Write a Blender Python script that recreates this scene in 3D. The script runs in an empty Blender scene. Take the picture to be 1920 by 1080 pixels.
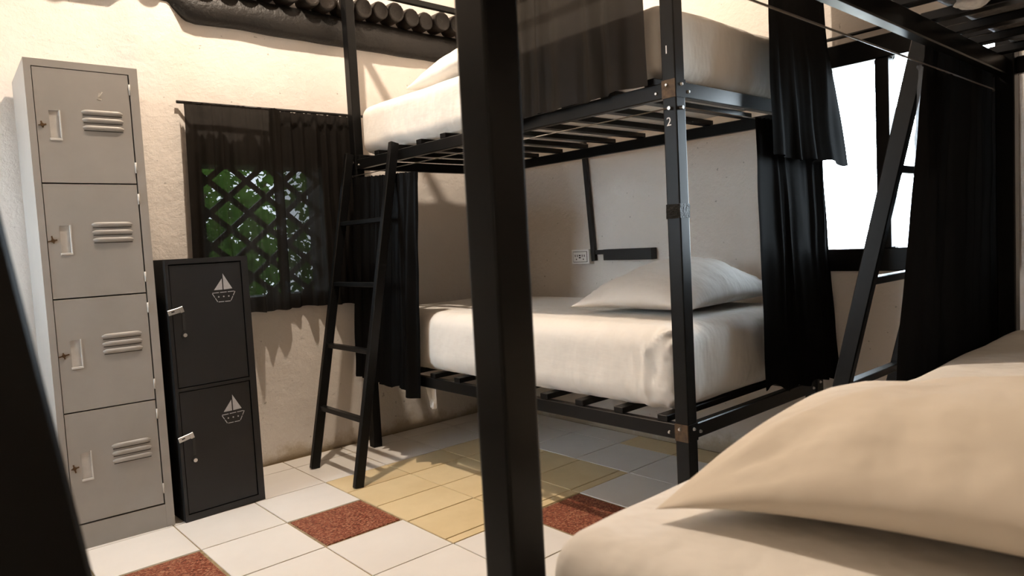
import bpy, bmesh, math, random
from mathutils import Vector, Matrix, noise

random.seed(7)
scene = bpy.context.scene
COL = scene.collection

# ------------------------------------------------------------------ camera
YAW, PITCH, ROLL, CAM_H, FOCAL_PX = 0.7245, 0.0632, -0.0528, 1.0526, 1309.4
cy, sy, cp, sp = math.cos(YAW), math.sin(YAW), math.cos(PITCH), math.sin(PITCH)
fwd = Vector((sy * cp, cy * cp, -sp))
right0 = Vector((cy, -sy, 0))
up0 = right0.cross(fwd)
cr, sr = math.cos(ROLL), math.sin(ROLL)
right = right0 * cr + up0 * sr
up = up0 * cr - right0 * sr
cam_data = bpy.data.cameras.new('camera')
cam_data.sensor_width = 36.0
cam_data.lens = FOCAL_PX / 1920.0 * 36.0
cam_data.clip_start = 0.02
cam_data.dof.use_dof = True
cam_data.dof.focus_distance = 2.9
cam_data.dof.aperture_fstop = 7.0
cam = bpy.data.objects.new('camera', cam_data)
COL.objects.link(cam)
cam.matrix_world = Matrix(((right.x, up.x, -fwd.x, 0), (right.y, up.y, -fwd.y, 0), (right.z, up.z, -fwd.z, CAM_H), (0, 0, 0, 1)))
scene.camera = cam

# ------------------------------------------------------------------ world: bright overcast daylight
world = bpy.data.worlds.new('overcast_sky')
scene.world = world
world.use_nodes = True
bg = world.node_tree.nodes['Background']
bg.inputs['Color'].default_value = (0.80, 0.90, 1.0, 1)
bg.inputs['Strength'].default_value = 25.0
LAMP_POS = Vector((1.25, 2.47, 3.50))
LAMP_STRENGTH = 5500.0
LAMP_COLOR = (1.0, 0.835, 0.665)

# ------------------------------------------------------------------ exposure
vs = scene.view_settings
vs.view_transform = 'Standard'
vs.look = 'None'
vs.exposure = 0.0
vs.gamma = 1.0
vs.use_curve_mapping = False


# ================================================================== materials
def new_mat(name):
    m = bpy.data.materials.new(name)
    m.use_nodes = True
    nt = m.node_tree
    return m, nt, nt.nodes['Principled BSDF'], nt.nodes['Material Output']


def coords(nt, scale=(1, 1, 1), kind='Object'):
    tc = nt.nodes.new('ShaderNodeTexCoord')
    mp = nt.nodes.new('ShaderNodeMapping')
    mp.inputs['Scale'].default_value = scale
    nt.links.new(tc.outputs[kind], mp.inputs['Vector'])
    return mp.outputs['Vector']


def noise_node(nt, vec, scale, detail=4, rough=0.6):
    n = nt.nodes.new('ShaderNodeTexNoise')
    n.inputs['Scale'].default_value = scale
    n.inputs['Detail'].default_value = detail
    n.inputs['Roughness'].default_value = rough
    nt.links.new(vec, n.inputs['Vector'])
    return n.outputs['Fac']


def ramp(nt, fac, stops):
    r = nt.nodes.new('ShaderNodeValToRGB')
    el = r.color_ramp.elements
    while len(el) < len(stops):
        el.new(0.5)
    for e, (pos, c) in zip(el, stops):
        e.position = pos
        e.color = (*c, 1) if len(c) == 3 else c
    nt.links.new(fac, r.inputs['Fac'])
    return r.outputs['Color']


def mix_col(nt, fac, a, b):
    m = nt.nodes.new('ShaderNodeMix')
    m.data_type = 'RGBA'
    for s, v in ((m.inputs['Factor'], fac), (m.inputs['A'], a), (m.inputs['B'], b)):
        if isinstance(v, (tuple, list)):
            s.default_value = (*v, 1)
        elif isinstance(v, (int, float)):
            s.default_value = v
        else:
            nt.links.new(v, s)
    return m.outputs['Result']


def bump(nt, bsdf, height, strength, dist):
    b = nt.nodes.new('ShaderNodeBump')
    b.inputs['Strength'].default_value = strength
    b.inputs['Distance'].default_value = dist
    nt.links.new(height, b.inputs['Height'])
    nt.links.new(b.outputs['Normal'], bsdf.inputs['Normal'])


def mat_plain(name, col, rough=0.5, metal=0.0, var=0.15, scale=12, bump_s=0.0, bump_d=0.002):
    m, nt, b, o = new_mat(name)
    v = coords(nt)
    n = noise_node(nt, v, scale)
    lo = tuple(c * (1 - var) for c in col)
    hi = tuple(min(1, c * (1 + var)) for c in col)
    nt.links.new(ramp(nt, n, [(0.3, lo), (0.7, hi)]), b.inputs['Base Color'])
    b.inputs['Roughness'].default_value = rough
    b.inputs['Metallic'].default_value = metal
    if bump_s:
        bump(nt, b, noise_node(nt, v, scale * 6, 3), bump_s, bump_d)
    return m


def mat_plaster():
    m, nt, b, o = new_mat('painted_plaster')
    v = coords(nt)
    big = noise_node(nt, v, 1.6, 5)
    base = ramp(nt, big, [(0.3, (0.69, 0.645, 0.60)), (0.7, (0.75, 0.705, 0.66))])
    # stained foot of the wall, ragged upper edge
    sep = nt.nodes.new('ShaderNodeSeparateXYZ')
    nt.links.new(v, sep.inputs[0])
    ad = nt.nodes.new('ShaderNodeMath'); ad.operation = 'MULTIPLY_ADD'
    nt.links.new(noise_node(nt, v, 5, 6, 0.7), ad.inputs[0])
    ad.inputs[1].default_value = -0.30
    nt.links.new(sep.outputs['Z'], ad.inputs[2])
    dirt = ramp(nt, ad.outputs[0], [(0.0, (1, 1, 1)), (0.02, (0, 0, 0))])
    rr = nt.nodes.new('ShaderNodeMapRange')
    rr.inputs['From Min'].default_value = -0.14
    rr.inputs['From Max'].default_value = -0.07
    rr.inputs['To Min'].default_value = 0.7
    rr.inputs['To Max'].default_value = 0.0
    nt.links.new(ad.outputs[0], rr.inputs['Value'])
    c2 = mix_col(nt, rr.outputs['Result'], base, (0.42, 0.33, 0.20))
    # small chips and spots
    vo = noise_node(nt, v, 38, 2, 0.5)
    spots = ramp(nt, vo, [(0.73, (0, 0, 0)), (0.76, (1, 1, 1))])
    c3 = mix_col(nt, spots, c2, (0.45, 0.42, 0.38))
    nt.links.new(c3, b.inputs['Base Color'])
    b.inputs['Roughness'].default_value = 0.85
    b.inputs['Specular IOR Level'].default_value = 0.2
    sumn = nt.nodes.new('ShaderNodeMath'); sumn.operation = 'MULTIPLY_ADD'
    nt.links.new(noise_node(nt, v, 60, 5, 0.7), sumn.inputs[0])
    sumn.inputs[1].default_value = 0.45
    nt.links.new(noise_node(nt, v, 14, 4, 0.6), sumn.inputs[2])
    bump(nt, b, sumn.outputs[0], 0.65, 0.009)
    return m


def mat_black_metal():
    m, nt, b, o = new_mat('black_enamel_steel')
    v = coords(nt)
    n = noise_node(nt, v, 22, 5, 0.7)
    nt.links.new(ramp(nt, n, [(0.35, (0.004, 0.004, 0.004)), (0.70, (0.006, 0.006, 0.006)), (0.85, (0.012, 0.010, 0.008))]), b.inputs['Base Color'])
    nt.links.new(ramp(nt, noise_node(nt, v, 9, 3), [(0.3, (0.29,) * 3), (0.7, (0.33,) * 3)]), b.inputs['Roughness'])
    b.inputs['Specular IOR Level'].default_value = 0.2
    bump(nt, b, noise_node(nt, v, 90, 2), 0.03, 0.001)
    return m


def mat_grey_locker():
    m, nt, b, o = new_mat('grey_enamel_steel')
    v = coords(nt)
    base = ramp(nt, noise_node(nt, v, 4, 4), [(0.3, (0.30, 0.285, 0.265)), (0.7, (0.345, 0.33, 0.31))])
    sp_ = ramp(nt, noise_node(nt, v, 55, 4, 0.7), [(0.68, (0, 0, 0)), (0.74, (1, 1, 1))])
    patch = ramp(nt, noise_node(nt, v, 7, 3, 0.6), [(0.56, (0, 0, 0)), (0.66, (1, 1, 1))])
    mul = mix_col(nt, sp_, (0, 0, 0), patch)
    c = mix_col(nt, mul, base, (0.16, 0.085, 0.03))
    nt.links.new(c, b.inputs['Base Color'])
    b.inputs['Roughness'].default_value = 0.42
    bump(nt, b, noise_node(nt, v, 5, 3), 0.15, 0.004)
    return m


def mat_sheet(name, col, wr=0.35, wscale=7):
    m, nt, b, o = new_mat(name)
    v = coords(nt)
    n = noise_node(nt, v, 3, 3)
    nt.links.new(ramp(nt, n, [(0.3, tuple(c * 0.95 for c in col)), (0.7, col)]), b.inputs['Base Color'])
    b.inputs['Roughness'].default_value = 0.8
    b.inputs['Specular IOR Level'].default_value = 0.15
    try:
        b.inputs['Sheen Weight'].default_value = 0.15
    except KeyError:
        pass
    vv = coords(nt, (1.6, 1.6, 0.7))
    w = noise_node(nt, vv, wscale, 3, 0.5)
    w2 = noise_node(nt, coords(nt, (1.0, 0.45, 1.6)), wscale * 3.0, 3, 0.55)
    sm = nt.nodes.new('ShaderNodeMath'); sm.operation = 'MULTIPLY_ADD'
    nt.links.new(w2, sm.inputs[0]); sm.inputs[1].default_value = 0.09
    nt.links.new(w, sm.inputs[2])
    bump(nt, b, sm.outputs[0], wr, 0.05)
    return m


def mat_cloth(name, col, transl=0.3, see=0.0, dense_noise=False):
    """curtain cloth: diffuse + translucent, optionally see-through weave"""
    m, nt, b, o = new_mat(name)
    nt.nodes.remove(b)
    v = coords(nt)
    d = nt.nodes.new('ShaderNodeBsdfDiffuse')
    t = nt.nodes.new('ShaderNodeBsdfTranslucent')
    c = ramp(nt, noise_node(nt, v, 6, 3), [(0.3, tuple(x * 0.85 for x in col)), (0.7, col)])
    nt.links.new(c, d.inputs['Color'])
    nt.links.new(c, t.inputs['Color'])
    mx = nt.nodes.new('ShaderNodeMixShader')
    mx.inputs[0].default_value = transl
    nt.links.new(d.outputs[0], mx.inputs[1])
    nt.links.new(t.outputs[0], mx.inputs[2])
    last = mx.outputs[0]
    gl = nt.nodes.new('ShaderNodeBsdfGlossy')
    gl.inputs['Roughness'].default_value = 0.45
    gl.inputs['Color'].default_value = (1, 1, 1, 1)
    mg = nt.nodes.new('ShaderNodeMixShader')
    mg.inputs[0].default_value = 0.0035
    nt.links.new(last, mg.inputs[1])
    nt.links.new(gl.outputs[0], mg.inputs[2])
    last = mg.outputs[0]
    if see > 0:
        tr = nt.nodes.new('ShaderNodeBsdfTransparent')
        ms = nt.nodes.new('ShaderNodeMixShader')
        ms.inputs[0].default_value = see
        nt.links.new(last, ms.inputs[1])
        nt.links.new(tr.outputs[0], ms.inputs[2])
        last = ms.outputs[0]
    nt.links.new(last, o.inputs['Surface'])
    return m


def mat_tile(name, c0, c1, rough=0.16, scale=2.5, speck=None):
    m, nt, b, o = new_mat(name)
    v = coords(nt)
    oi = nt.nodes.new('ShaderNodeObjectInfo')
    ad = nt.nodes.new('ShaderNodeVectorMath'); ad.operation = 'MULTIPLY_ADD'
    cmb = nt.nodes.new('ShaderNodeCombineXYZ')
    for i in range(3):
        nt.links.new(oi.outputs['Random'], cmb.inputs[i])
    nt.links.new(cmb.outputs[0], ad.inputs[0])
    ad.inputs[1].default_value = (37, 53, 11)
    nt.links.new(v, ad.inputs[2])
    vec = ad.outputs[0]
    c = ramp(nt, noise_node(nt, vec, scale, 5, 0.65), [(0.3, c0), (0.7, c1)])
    if speck:
        vo = nt.nodes.new('ShaderNodeTexVoronoi')
        vo.inputs['Scale'].default_value = 170
        nt.links.new(vec, vo.inputs['Vector'])
        sepc = nt.nodes.new('ShaderNodeSeparateColor')
        nt.links.new(vo.outputs['Color'], sepc.inputs[0])
        c = ramp(nt, sepc.outputs[0], speck)
    nt.links.new(c, b.inputs['Base Color'])
    b.inputs['Roughness'].default_value = rough
    b.inputs['Specular IOR Level'].default_value = 0.28
    return m


M = {}
M['plaster'] = mat_plaster()
M['black'] = mat_black_metal()
M['rustplate'] = mat_plain('bare_rusty_steel', (0.075, 0.045, 0.022), 0.6, 0.3, 0.4, 60)
M['bolt'] = mat_plain('zinc_bolt', (0.55, 0.54, 0.52), 0.3, 1.0, 0.1)
M['grey'] = mat_grey_locker()
M['greydark'] = mat_plain('shadow_gap_paint', (0.05, 0.045, 0.04), 0.8)
M['recess'] = mat_plain('handle_recess_paint', (0.52, 0.51, 0.49), 0.35)
M['brass'] = mat_plain('tarnished_lock', (0.10, 0.06, 0.03), 0.5, 0.6, 0.3, 80)
M['lblack'] = mat_plain('matt_black_locker_paint', (0.0065, 0.0065, 0.0072), 0.5, 0, 0.2, 10, 0.1, 0.001)
M['stencil'] = mat_plain('grey_stencil_paint', (0.42, 0.43, 0.46), 0.6, 0, 0.1, 60)
M['whitepaint'] = mat_plain('white_marker_paint', (0.75, 0.75, 0.75), 0.6)
M['chrome'] = mat_plain('galvanised_hasp', (0.62, 0.62, 0.62), 0.32, 1.0, 0.1)
M['sheet'] = mat_sheet('cream_fitted_sheet', (0.76, 0.73, 0.68), 0.40, 5)
M['pillow'] = mat_sheet('cream_pillowcase', (0.76, 0.73, 0.69), 0.40, 5)
M['pillowb'] = mat_sheet('tan_pillowcase', (0.68, 0.61, 0.51), 0.40, 4)
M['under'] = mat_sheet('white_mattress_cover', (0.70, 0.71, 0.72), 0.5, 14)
M['undershade'] = mat_sheet('painted_shade_mattress_cover', (0.09, 0.08, 0.07), 0.5, 14)  # pale cover darkened: the shade behind the slats is put into its colour
M['curtain'] = mat_cloth('black_curtain_cloth', (0.006, 0.0057, 0.0055), 0.25)
M['brown'] = mat_cloth('thin_black_curtain_cloth', (0.030, 0.026, 0.022), 0.45, 0.015)
M['sheer'] = mat_cloth('sheer_black_curtain_cloth', (0.016, 0.0135, 0.0115), 0.3, 0.034)
M['sheerdense'] = mat_cloth('dense_black_curtain_cloth', (0.014, 0.012, 0.0105), 0.3, 0.012)
M['greysheer'] = mat_cloth('grey_sheer_cloth', (0.10, 0.11, 0.125), 0.6, 0.03)
M['white_tile'] = mat_tile('white_glazed_tile', (0.76, 0.735, 0.70), (0.82, 0.80, 0.765), 0.34)
M['yellow_tile'] = mat_tile('yellow_glazed_tile', (0.68, 0.54, 0.31), (0.77, 0.63, 0.39), 0.3, 4)
M['red_tile'] = mat_tile('red_terrazzo_tile', (0.2, 0.07, 0.04), (0.3, 0.1, 0.06), 0.55, 4,
                         [(0.0, (0.10, 0.028, 0.016)), (0.35, (0.21, 0.058, 0.032)), (0.7, (0.29, 0.10, 0.058)), (1.0, (0.42, 0.22, 0.14))])
M['grout'] = mat_plain('sandy_grout', (0.30, 0.235, 0.14), 0.9, 0, 0.35, 30, 0.4, 0.003)
M['beam'] = mat_plain('dark_stained_log', (0.005, 0.0036, 0.0026), 0.5, 0, 0.6, 9, 0.6, 0.006)
M['poleend'] = mat_plain('weathered_pole_wood', (0.011, 0.0075, 0.0052), 0.36, 0, 0.5, 25, 0.5, 0.004)
M['wood_black'] = mat_plain('black_painted_wood', (0.010, 0.009, 0.008), 0.5, 0, 0.3, 12)
M['plasticwhite'] = mat_plain('white_plastic', (0.86, 0.86, 0.85), 0.35, 0, 0.05)
M['plasticdark'] = mat_plain('dark_plastic_slot', (0.02, 0.02, 0.02), 0.5)
M['ceilwood'] = mat_plain('dark_ceiling_wood', (0.10, 0.065, 0.04), 0.7, 0, 0.4, 6, 0.4, 0.004)
M['leaf'] = mat_cloth('green_leaf', (0.10, 0.22, 0.035), 0.45)
M['stem'] = mat_plain('brown_bark', (0.10, 0.07, 0.04), 0.9, 0, 0.3, 15)
M['earth'] = mat_plain('outdoor_ground', (0.22, 0.20, 0.16), 0.95, 0, 0.3, 2)
M['tape'] = mat_plain('clear_packing_tape', (0.010, 0.009, 0.007), 0.32, 0, 0.3, 30, 0.9, 0.004)
M['tape'].node_tree.nodes['Principled BSDF'].inputs['Specular IOR Level'].default_value = 0.12
M['wire'] = mat_plain('thin_steel_cable', (0.16, 0.14, 0.12), 0.4, 0.7)
M['stain'] = mat_plain('scuffed_bare_metal', (0.62, 0.60, 0.56), 0.4, 0.4)

m_, nt_, b_, o_ = new_mat('window_glass')
nt_.nodes.remove(b_)
tr_ = nt_.nodes.new('ShaderNodeBsdfTransparent')
tr_.inputs[0].default_value = (0.96, 0.98, 0.98, 1)
gl_ = nt_.nodes.new('ShaderNodeBsdfGlossy')
gl_.inputs['Roughness'].default_value = 0.02
fr_ = nt_.nodes.new('ShaderNodeFresnel')
fr_.inputs['IOR'].default_value = 1.45
mx_ = nt_.nodes.new('ShaderNodeMixShader')
nt_.links.new(fr_.outputs[0], mx_.inputs[0])
nt_.links.new(tr_.outputs[0], mx_.inputs[1])
nt_.links.new(gl_.outputs[0], mx_.inputs[2])
nt_.links.new(mx_.outputs[0], o_.inputs['Surface'])
M['glass'] = m_

m_, nt_, b_, o_ = new_mat('lit_bulb_glass')
b_.inputs['Base Color'].default_value = (1, 1, 1, 1)
b_.inputs['Emission Color'].default_value = (*LAMP_COLOR, 1)
b_.inputs['Emission Strength'].default_value = LAMP_STRENGTH
M['bulb'] = m_


# ================================================================== mesh helpers
def box(bm, x0, x1, y0, y1, z0, z1):
    vs_ = [bm.verts.new(c) for c in ((x0, y0, z0), (x1, y0, z0), (x1, y1, z0), (x0, y1, z0), (x0, y0, z1), (x1, y0, z1), (x1, y1, z1), (x0, y1, z1))]
    for f in ((0, 3, 2, 1), (4, 5, 6, 7), (0, 1, 5, 4), (1, 2, 6, 5), (2, 3, 7, 6), (3, 0, 4, 7)):
        bm.faces.new([vs_[i] for i in f])
    return vs_


def bevel_all(bm, off, seg=1):
    bmesh.ops.bevel(bm, geom=list(bm.edges), offset=off, segments=seg, affect='EDGES', profile=0.6)


def bar(bm, a, b, w, h, upv=(0, 0, 1)):
    """rectangular bar from a to b, w across, h along upv"""
    a, b = Vector(a), Vector(b)
    d = (b - a).normalized()
    s = d.cross(Vector(upv))
    if s.length < 1e-4:
        s = d.cross(Vector((1, 0, 0)))
    s.normalize()
    u = s.cross(d).normalized()
    vs_ = []
    for p in (a, b):
        for i, j in ((-1, -1), (1, -1), (1, 1), (-1, 1)):
            vs_.append(bm.verts.new(p + s * (i * w / 2) + u * (j * h / 2)))
    for f in ((0, 1, 2, 3), (7, 6, 5, 4), (0, 4, 5, 1), (1, 5, 6, 2), (2, 6, 7, 3), (3, 7, 4, 0)):
        bm.faces.new([vs_[i] for i in f])


def rod(bm, a, b, r, n=8, r2=None):
    a, b = Vector(a), Vector(b)
    d = (b - a).normalized()
    s = d.orthogonal().normalized()
    u = d.cross(s)
    r2 = r if r2 is None else r2
    A = [bm.verts.new(a + (s * math.cos(2 * math.pi * i / n) + u * math.sin(2 * math.pi * i / n)) * r) for i in range(n)]
    B = [bm.verts.new(b + (s * math.cos(2 * math.pi * i / n) + u * math.sin(2 * math.pi * i / n)) * r2) for i in range(n)]
    for i in range(n):
        bm.faces.new((A[i], A[(i + 1) % n], B[(i + 1) % n], B[i]))
    bm.faces.new(A[::-1])
    bm.faces.new(B)


def mesh_of(bm, name, mat, smooth=False):
    bmesh.ops.recalc_face_normals(bm, faces=list(bm.faces))
    me = bpy.data.meshes.new(name)
    bm.to_mesh(me)
    bm.free()
    me.materials.append(mat)
    if smooth:
        for p in me.polygons:
            p.use_smooth = True
    return me


def link(name, me, parent=None, loc=(0, 0, 0), rotz=0.0):
    o = bpy.data.objects.new(name, me)
    COL.objects.link(o)
    o.parent = parent
    o.location = loc
    o.rotation_euler = (0, 0, rotz)
    return o


def obj(name, bm, mat, parent=None, loc=(0, 0, 0), rotz=0.0, smooth=False, label=None):
    o = link(name, mesh_of(bm, name, mat, smooth), parent, loc, rotz)
    if label:
        o['label'] = label
    return o


def tag(o, label, cat, group=None):
    o['label'] = label
    o['category'] = cat
    if group:
        o['group'] = group
    return o


def thing(name, label, cat, loc=(0, 0, 0), rotz=0.0, group=None):
    return tag(link(name, None, None, loc, rotz), label, cat, group)


def struct(o):
    o['kind'] = 'structure'
    return o


def part_box(name, mat, parent, x0, x1, y0, y1, z0, z1, bev=0.0, label=None):
    bm = bmesh.new()
    box(bm, x0, x1, y0, y1, z0, z1)
    if bev:
        bevel_all(bm, bev)
    return obj(name, bm, mat, parent, label=label)


# ================================================================== the room
WX, WY = 2.906, 3.453          # right wall plane, back wall plane
XL, YN, ZC = -1.15, -1.15, 3.80


def wall_sheet(name, u0, u1, z0, z1, hole, axis, plane, outward, step=0.06, extra=None):
    """a plaster wall with uneven front face, an optional opening and real thickness"""
    def lines(a, b, h):
        pts = [a, b] + ([h[0], h[1]] if h else [])
        pts = sorted(set(pts))
        out = []
        for p, q in zip(pts[:-1], pts[1:]):
            n = max(1, round((q - p) / step))
            out += [p + (q - p) * i / n for i in range(n)]
        return out + [b]
    us = lines(u0, u1, (hole[0], hole[1]) if hole else None)
    zs = lines(z0, z1, (hole[2], hole[3]) if hole else None)
    bm = bmesh.new()
    grid = {}
    for i, u in enumerate(us):
        for j, z in enumerate(zs):
            d = 0.006 * noise.noise((u * 2.1, z * 2.1, plane * 7)) + 0.003 * noise.noise((u * 7, z * 7, plane * 3))
            if extra:
                d += extra(u, z)
            c = plane + outward * (-d)
            grid[i, j] = bm.verts.new((u, c, z) if axis == 'y' else (c, u, z))
    faces = []
    for i in range(len(us) - 1):
        for j in range(len(zs) - 1):
            um, zm = (us[i] + us[i + 1]) / 2, (zs[j] + zs[j + 1]) / 2
            if hole and hole[0] < um < hole[1] and hole[2] < zm < hole[3]:
                continue
            faces.append(bm.faces.new((grid[i, j], grid[i + 1, j], grid[i + 1, j + 1], grid[i, j + 1])))
    bmesh.ops.delete(bm, geom=[v for v in bm.verts if not v.link_faces], context='VERTS')
    r = bmesh.ops.extrude_face_region(bm, geom=list(bm.faces))
    mv = Vector((0, outward * 0.18, 0)) if axis == 'y' else Vector((outward * 0.18, 0, 0))
    bmesh.ops.translate(bm, verts=[g for g in r['geom'] if isinstance(g, bmesh.types.BMVert)], vec=mv)
    return struct(obj(name, bm, M['plaster'], smooth=True))


def pier(u, z):
    # plaster pier left of the lattice window stands a little proud
    a = max(0.0, min(1.0, (u - 0.80) / 0.06)) * max(0.0, min(1.0, (1.075 - u) / 0.035))
    return 0.035 * a


WIN1 = (1.10, 1.78, 0.82, 1.54)
WIN2 = (0.66, 1.46, 0.93, 1.71)
WIN3 = (2.45, 3.25, 0.95, 2.05)
wall_sheet('wall_back', XL - 0.2, WX + 0.15, -0.02, ZC, WIN1, 'y', WY, 1, extra=pier)
wall_sheet('wall_right', YN - 0.2, WY + 0.01, -0.02, ZC, WIN2, 'x', WX, 1)
wall_sheet('wall_left', YN - 0.2, WY + 0.01, -0.02, ZC, WIN3, 'x', XL, -1, step=0.12)
wall_sheet('wall_front', XL - 0.01, WX + 0.01, -0.02, ZC, None, 'y', YN, -1, step=0.15)
struct(part_box('ceiling', M['ceilwood'], None, XL - 0.2, WX + 0.2, YN - 0.2, WY + 0.2, ZC, ZC + 0.12))

# floor: grout bed with separate tiles
floor = struct(part_box('floor', M['grout'], None, XL - 0.1, WX + 0.1, YN - 0.1, WY + 0.1, -0.12, -0.0035))
TX, TY, TS = 0.7614, 2.6434, 0.3278
tile_cache = {}


def tile(i0, i1, j0, j1, mat, gap=0.0022):
    x0, x1, y0, y1 = TX + i0 * TS, TX + i1 * TS, TY + j0 * TS, TY + j1 * TS
    x0, x1, y0, y1 = max(x0, XL), min(x1, WX - 0.012), max(y0, YN), min(y1, WY - 0.012)
    w, d = x1 - x0 - 2 * gap, y1 - y0 - 2 * gap
    if w < 0.02 or d < 0.02:
        return
    key = (round(w, 3), round(d, 3), mat)
    if key not in tile_cache:
        bm = bmesh.new()
        v = box(bm, -w / 2, w / 2, -d / 2, d / 2, -0.010, 0)
        for q in v[4:]:
            q.co.x *= 1 - 0.003 / w
            q.co.y *= 1 - 0.003 / d
        tile_cache[key] = mesh_of(bm, 'tile', M[mat])
    link('tile', tile_cache[key], floor, ((x0 + x1) / 2, (y0 + y1) / 2, random.uniform(-0.0006, 0.0006)))


RED = {(-1, -1), (1, -1), (3, -3), (-1, -3), (1, -5), (-3, -1), (0, -7)}
for i in range(-6, 7):
    for j in range(-12, 3):
        if 2 <= i <= 4 and -2 <= j <= 0:
            continue
        if (i, j) in RED:
            tile(i, i + 1, j, j + 1, 'red_tile', 0.008)
        elif i == 6 and j in (-2, -3):
            tile(i, i + 1, j, j + 1, 'yellow_tile')
        else:
            tile(i, i + 1, j, j + 1, 'white_tile')
rows = [1.0, 0.36, -0.39, -1.10, -1.85, -2.0]
for i in (2, 3, 4):
    for a, b in zip(rows[:-1], rows[1:]):
        tile(i, i + 1, b, a, 'yellow_tile')

# ---------------------------------------------------------------- window 1 : diagonal lattice over a garden
w1 = part_box('window_1', M['wood_black'], None, WIN1[0], WIN1[1], WY - 0.008, WY + 0.175, WIN1[2], WIN1[2] + 0.035)
struct(w1)
part_box('frame_bar', M['wood_black'], w1, WIN1[0], WIN1[1], WY - 0.008, WY + 0.175, WIN1[3] - 0.035, WIN1[3])
part_box('frame_bar', M['wood_black'], w1, WIN1[0], WIN1[0] + 0.035, WY - 0.008, WY + 0.175, WIN1[2] + .035, WIN1[3] - .035)
part_box('frame_bar', M['wood_black'], w1, WIN1[1] - 0.035, WIN1[1], WY - 0.008, WY + 0.175, WIN1[2] + .035, WIN1[3] - .035)


def clip_bar(c, slope):
    x0, x1, z0, z1 = WIN1
    pts = []
    for x in (x0, x1):
        z = slope * (x - c)
        if z0 <= z <= z1:
            pts.append((x, z))
    for z in (z0, z1):
        x = z / slope + c
        if x0 < x < x1:
            pts.append((x, z))
    return pts


for slope, yo in ((0.84, 0.030), (-0.84, 0.044)):
    k = -20
    while k < 60:
        pts = clip_bar(k * 0.19 + 0.03, slope)
        k += 1
        if len(pts) >= 2 and math.dist(pts[0], pts[1]) > 0.08:
            bm = bmesh.new()
            bar(bm, (pts[0][0], WY + yo, pts[0][1]), (pts[1][0], WY + yo, pts[1][1]), 0.026, 0.012, (0, 1, 0))
            me = mesh_of(bm, 'lattice_bar', M['wood_black'])
            link('lattice_bar', me, w1)

# ---------------------------------------------------------------- window 2 : bright black-framed window
fx0, fx1 = WX - 0.015, WX + 0.06
w2 = struct(part_box('window_2', M['black'], None, fx0, fx1, WIN2[0] - 0.02, WIN2[1] + 0.02, WIN2[2] - 0.06, WIN2[2] + 0.03, 0.004))
part_box('frame_bar', M['black'], w2, fx0, fx1, WIN2[0] - 0.02, WIN2[1] + 0.02, WIN2[3] - 0.022, WIN2[3] + 0.065, 0.004)
part_box('frame_bar', M['black'], w2, fx0, fx1, WIN2[0] - 0.02, WIN2[0] + 0.04, WIN2[2] + .03, WIN2[3] - .022, 0.004)
part_box('frame_bar', M['black'], w2, fx0, fx1, WIN2[1] - 0.04, WIN2[1] + 0.02, WIN2[2] + .03, WIN2[3] - .022, 0.004)
part_box('mullion', M['black'], w2, fx0, fx1, 1.045, 1.095, WIN2[2] + .03, WIN2[3] - .022, 0.004)
for a, b in ((WIN2[0] + 0.04, 1.045), (1.095, WIN2[1] - 0.04)):
    part_box('pane', M['glass'], w2, WX + 0.030, WX + 0.034, a, b, WIN2[2] + .03, WIN2[3] - .022)

# ---------------------------------------------------------------- window 3 : in the left wall, out of view
w3 = struct(part_box('window_3', M['black'], None, XL - 0.08, XL - 0.02, WIN3[0], WIN3[1], WIN3[2], WIN3[2] + 0.05))
part_box('frame_bar', M['black'], w3, XL - 0.08, XL - 0.02, WIN3[0], WIN3[1], WIN3[3] - 0.05, WIN3[3])
part_box('frame_bar', M['black'], w3, XL - 0.08, XL - 0.02, WIN3[0], WIN3[0] + 0.05, WIN3[2] + .05, WIN3[3] - .05)
part_box('frame_bar', M['black'], w3, XL - 0.08, XL - 0.02, WIN3[1] - 0.05, WIN3[1], WIN3[2] + .05, WIN3[3] - .05)
part_box('pane', M['glass'], w3, XL - 0.052, XL - 0.048, WIN3[0] + .05, WIN3[1] - .05, WIN3[2] + .05, WIN3[3] - .05)

# ---------------------------------------------------------------- log beam and roof poles along the back wall
bm = bmesh.new()
N = 60
prev = None
bx0, bx1 = 0.30, 2.88
for k in range(N + 1):
    x = bx0 + (bx1 - bx0) * k / N
    t = max(0, min(1, (x - 1.03) / 0.10))
    zb = 2.225 * (1 - t) + 2.160 * t + 0.010 * noise.noise((x * 4, 0, 3))
    zt = 2.310 + 0.006 * noise.noise((x * 5, 2, 3))
    yf = 3.388 + 0.010 * noise.noise((x * 4, 5, 9))
    ring = []
    prof = ((3.47, zb), (yf + 0.035, zb), (yf + 0.012, zb + 0.02), (yf, zb + 0.06), (yf + 0.008, zt - 0.03), (yf + 0.03, zt), (3.47, zt))
    for (y, z) in prof:
        ring.append(bm.verts.new((x, y, z)))
    if prev:
        for a in range(len(ring)):
            b2 = (a + 1) % len(ring)
            bm.faces.new((prev[a], prev[b2], ring[b2], ring[a]))
    else:
        bm.faces.new(ring)
    prev = ring
bm.faces.new(prev[::-1])
trim = struct(obj('trim_1', bm, M['beam'], smooth=True))
x = 0.36
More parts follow.
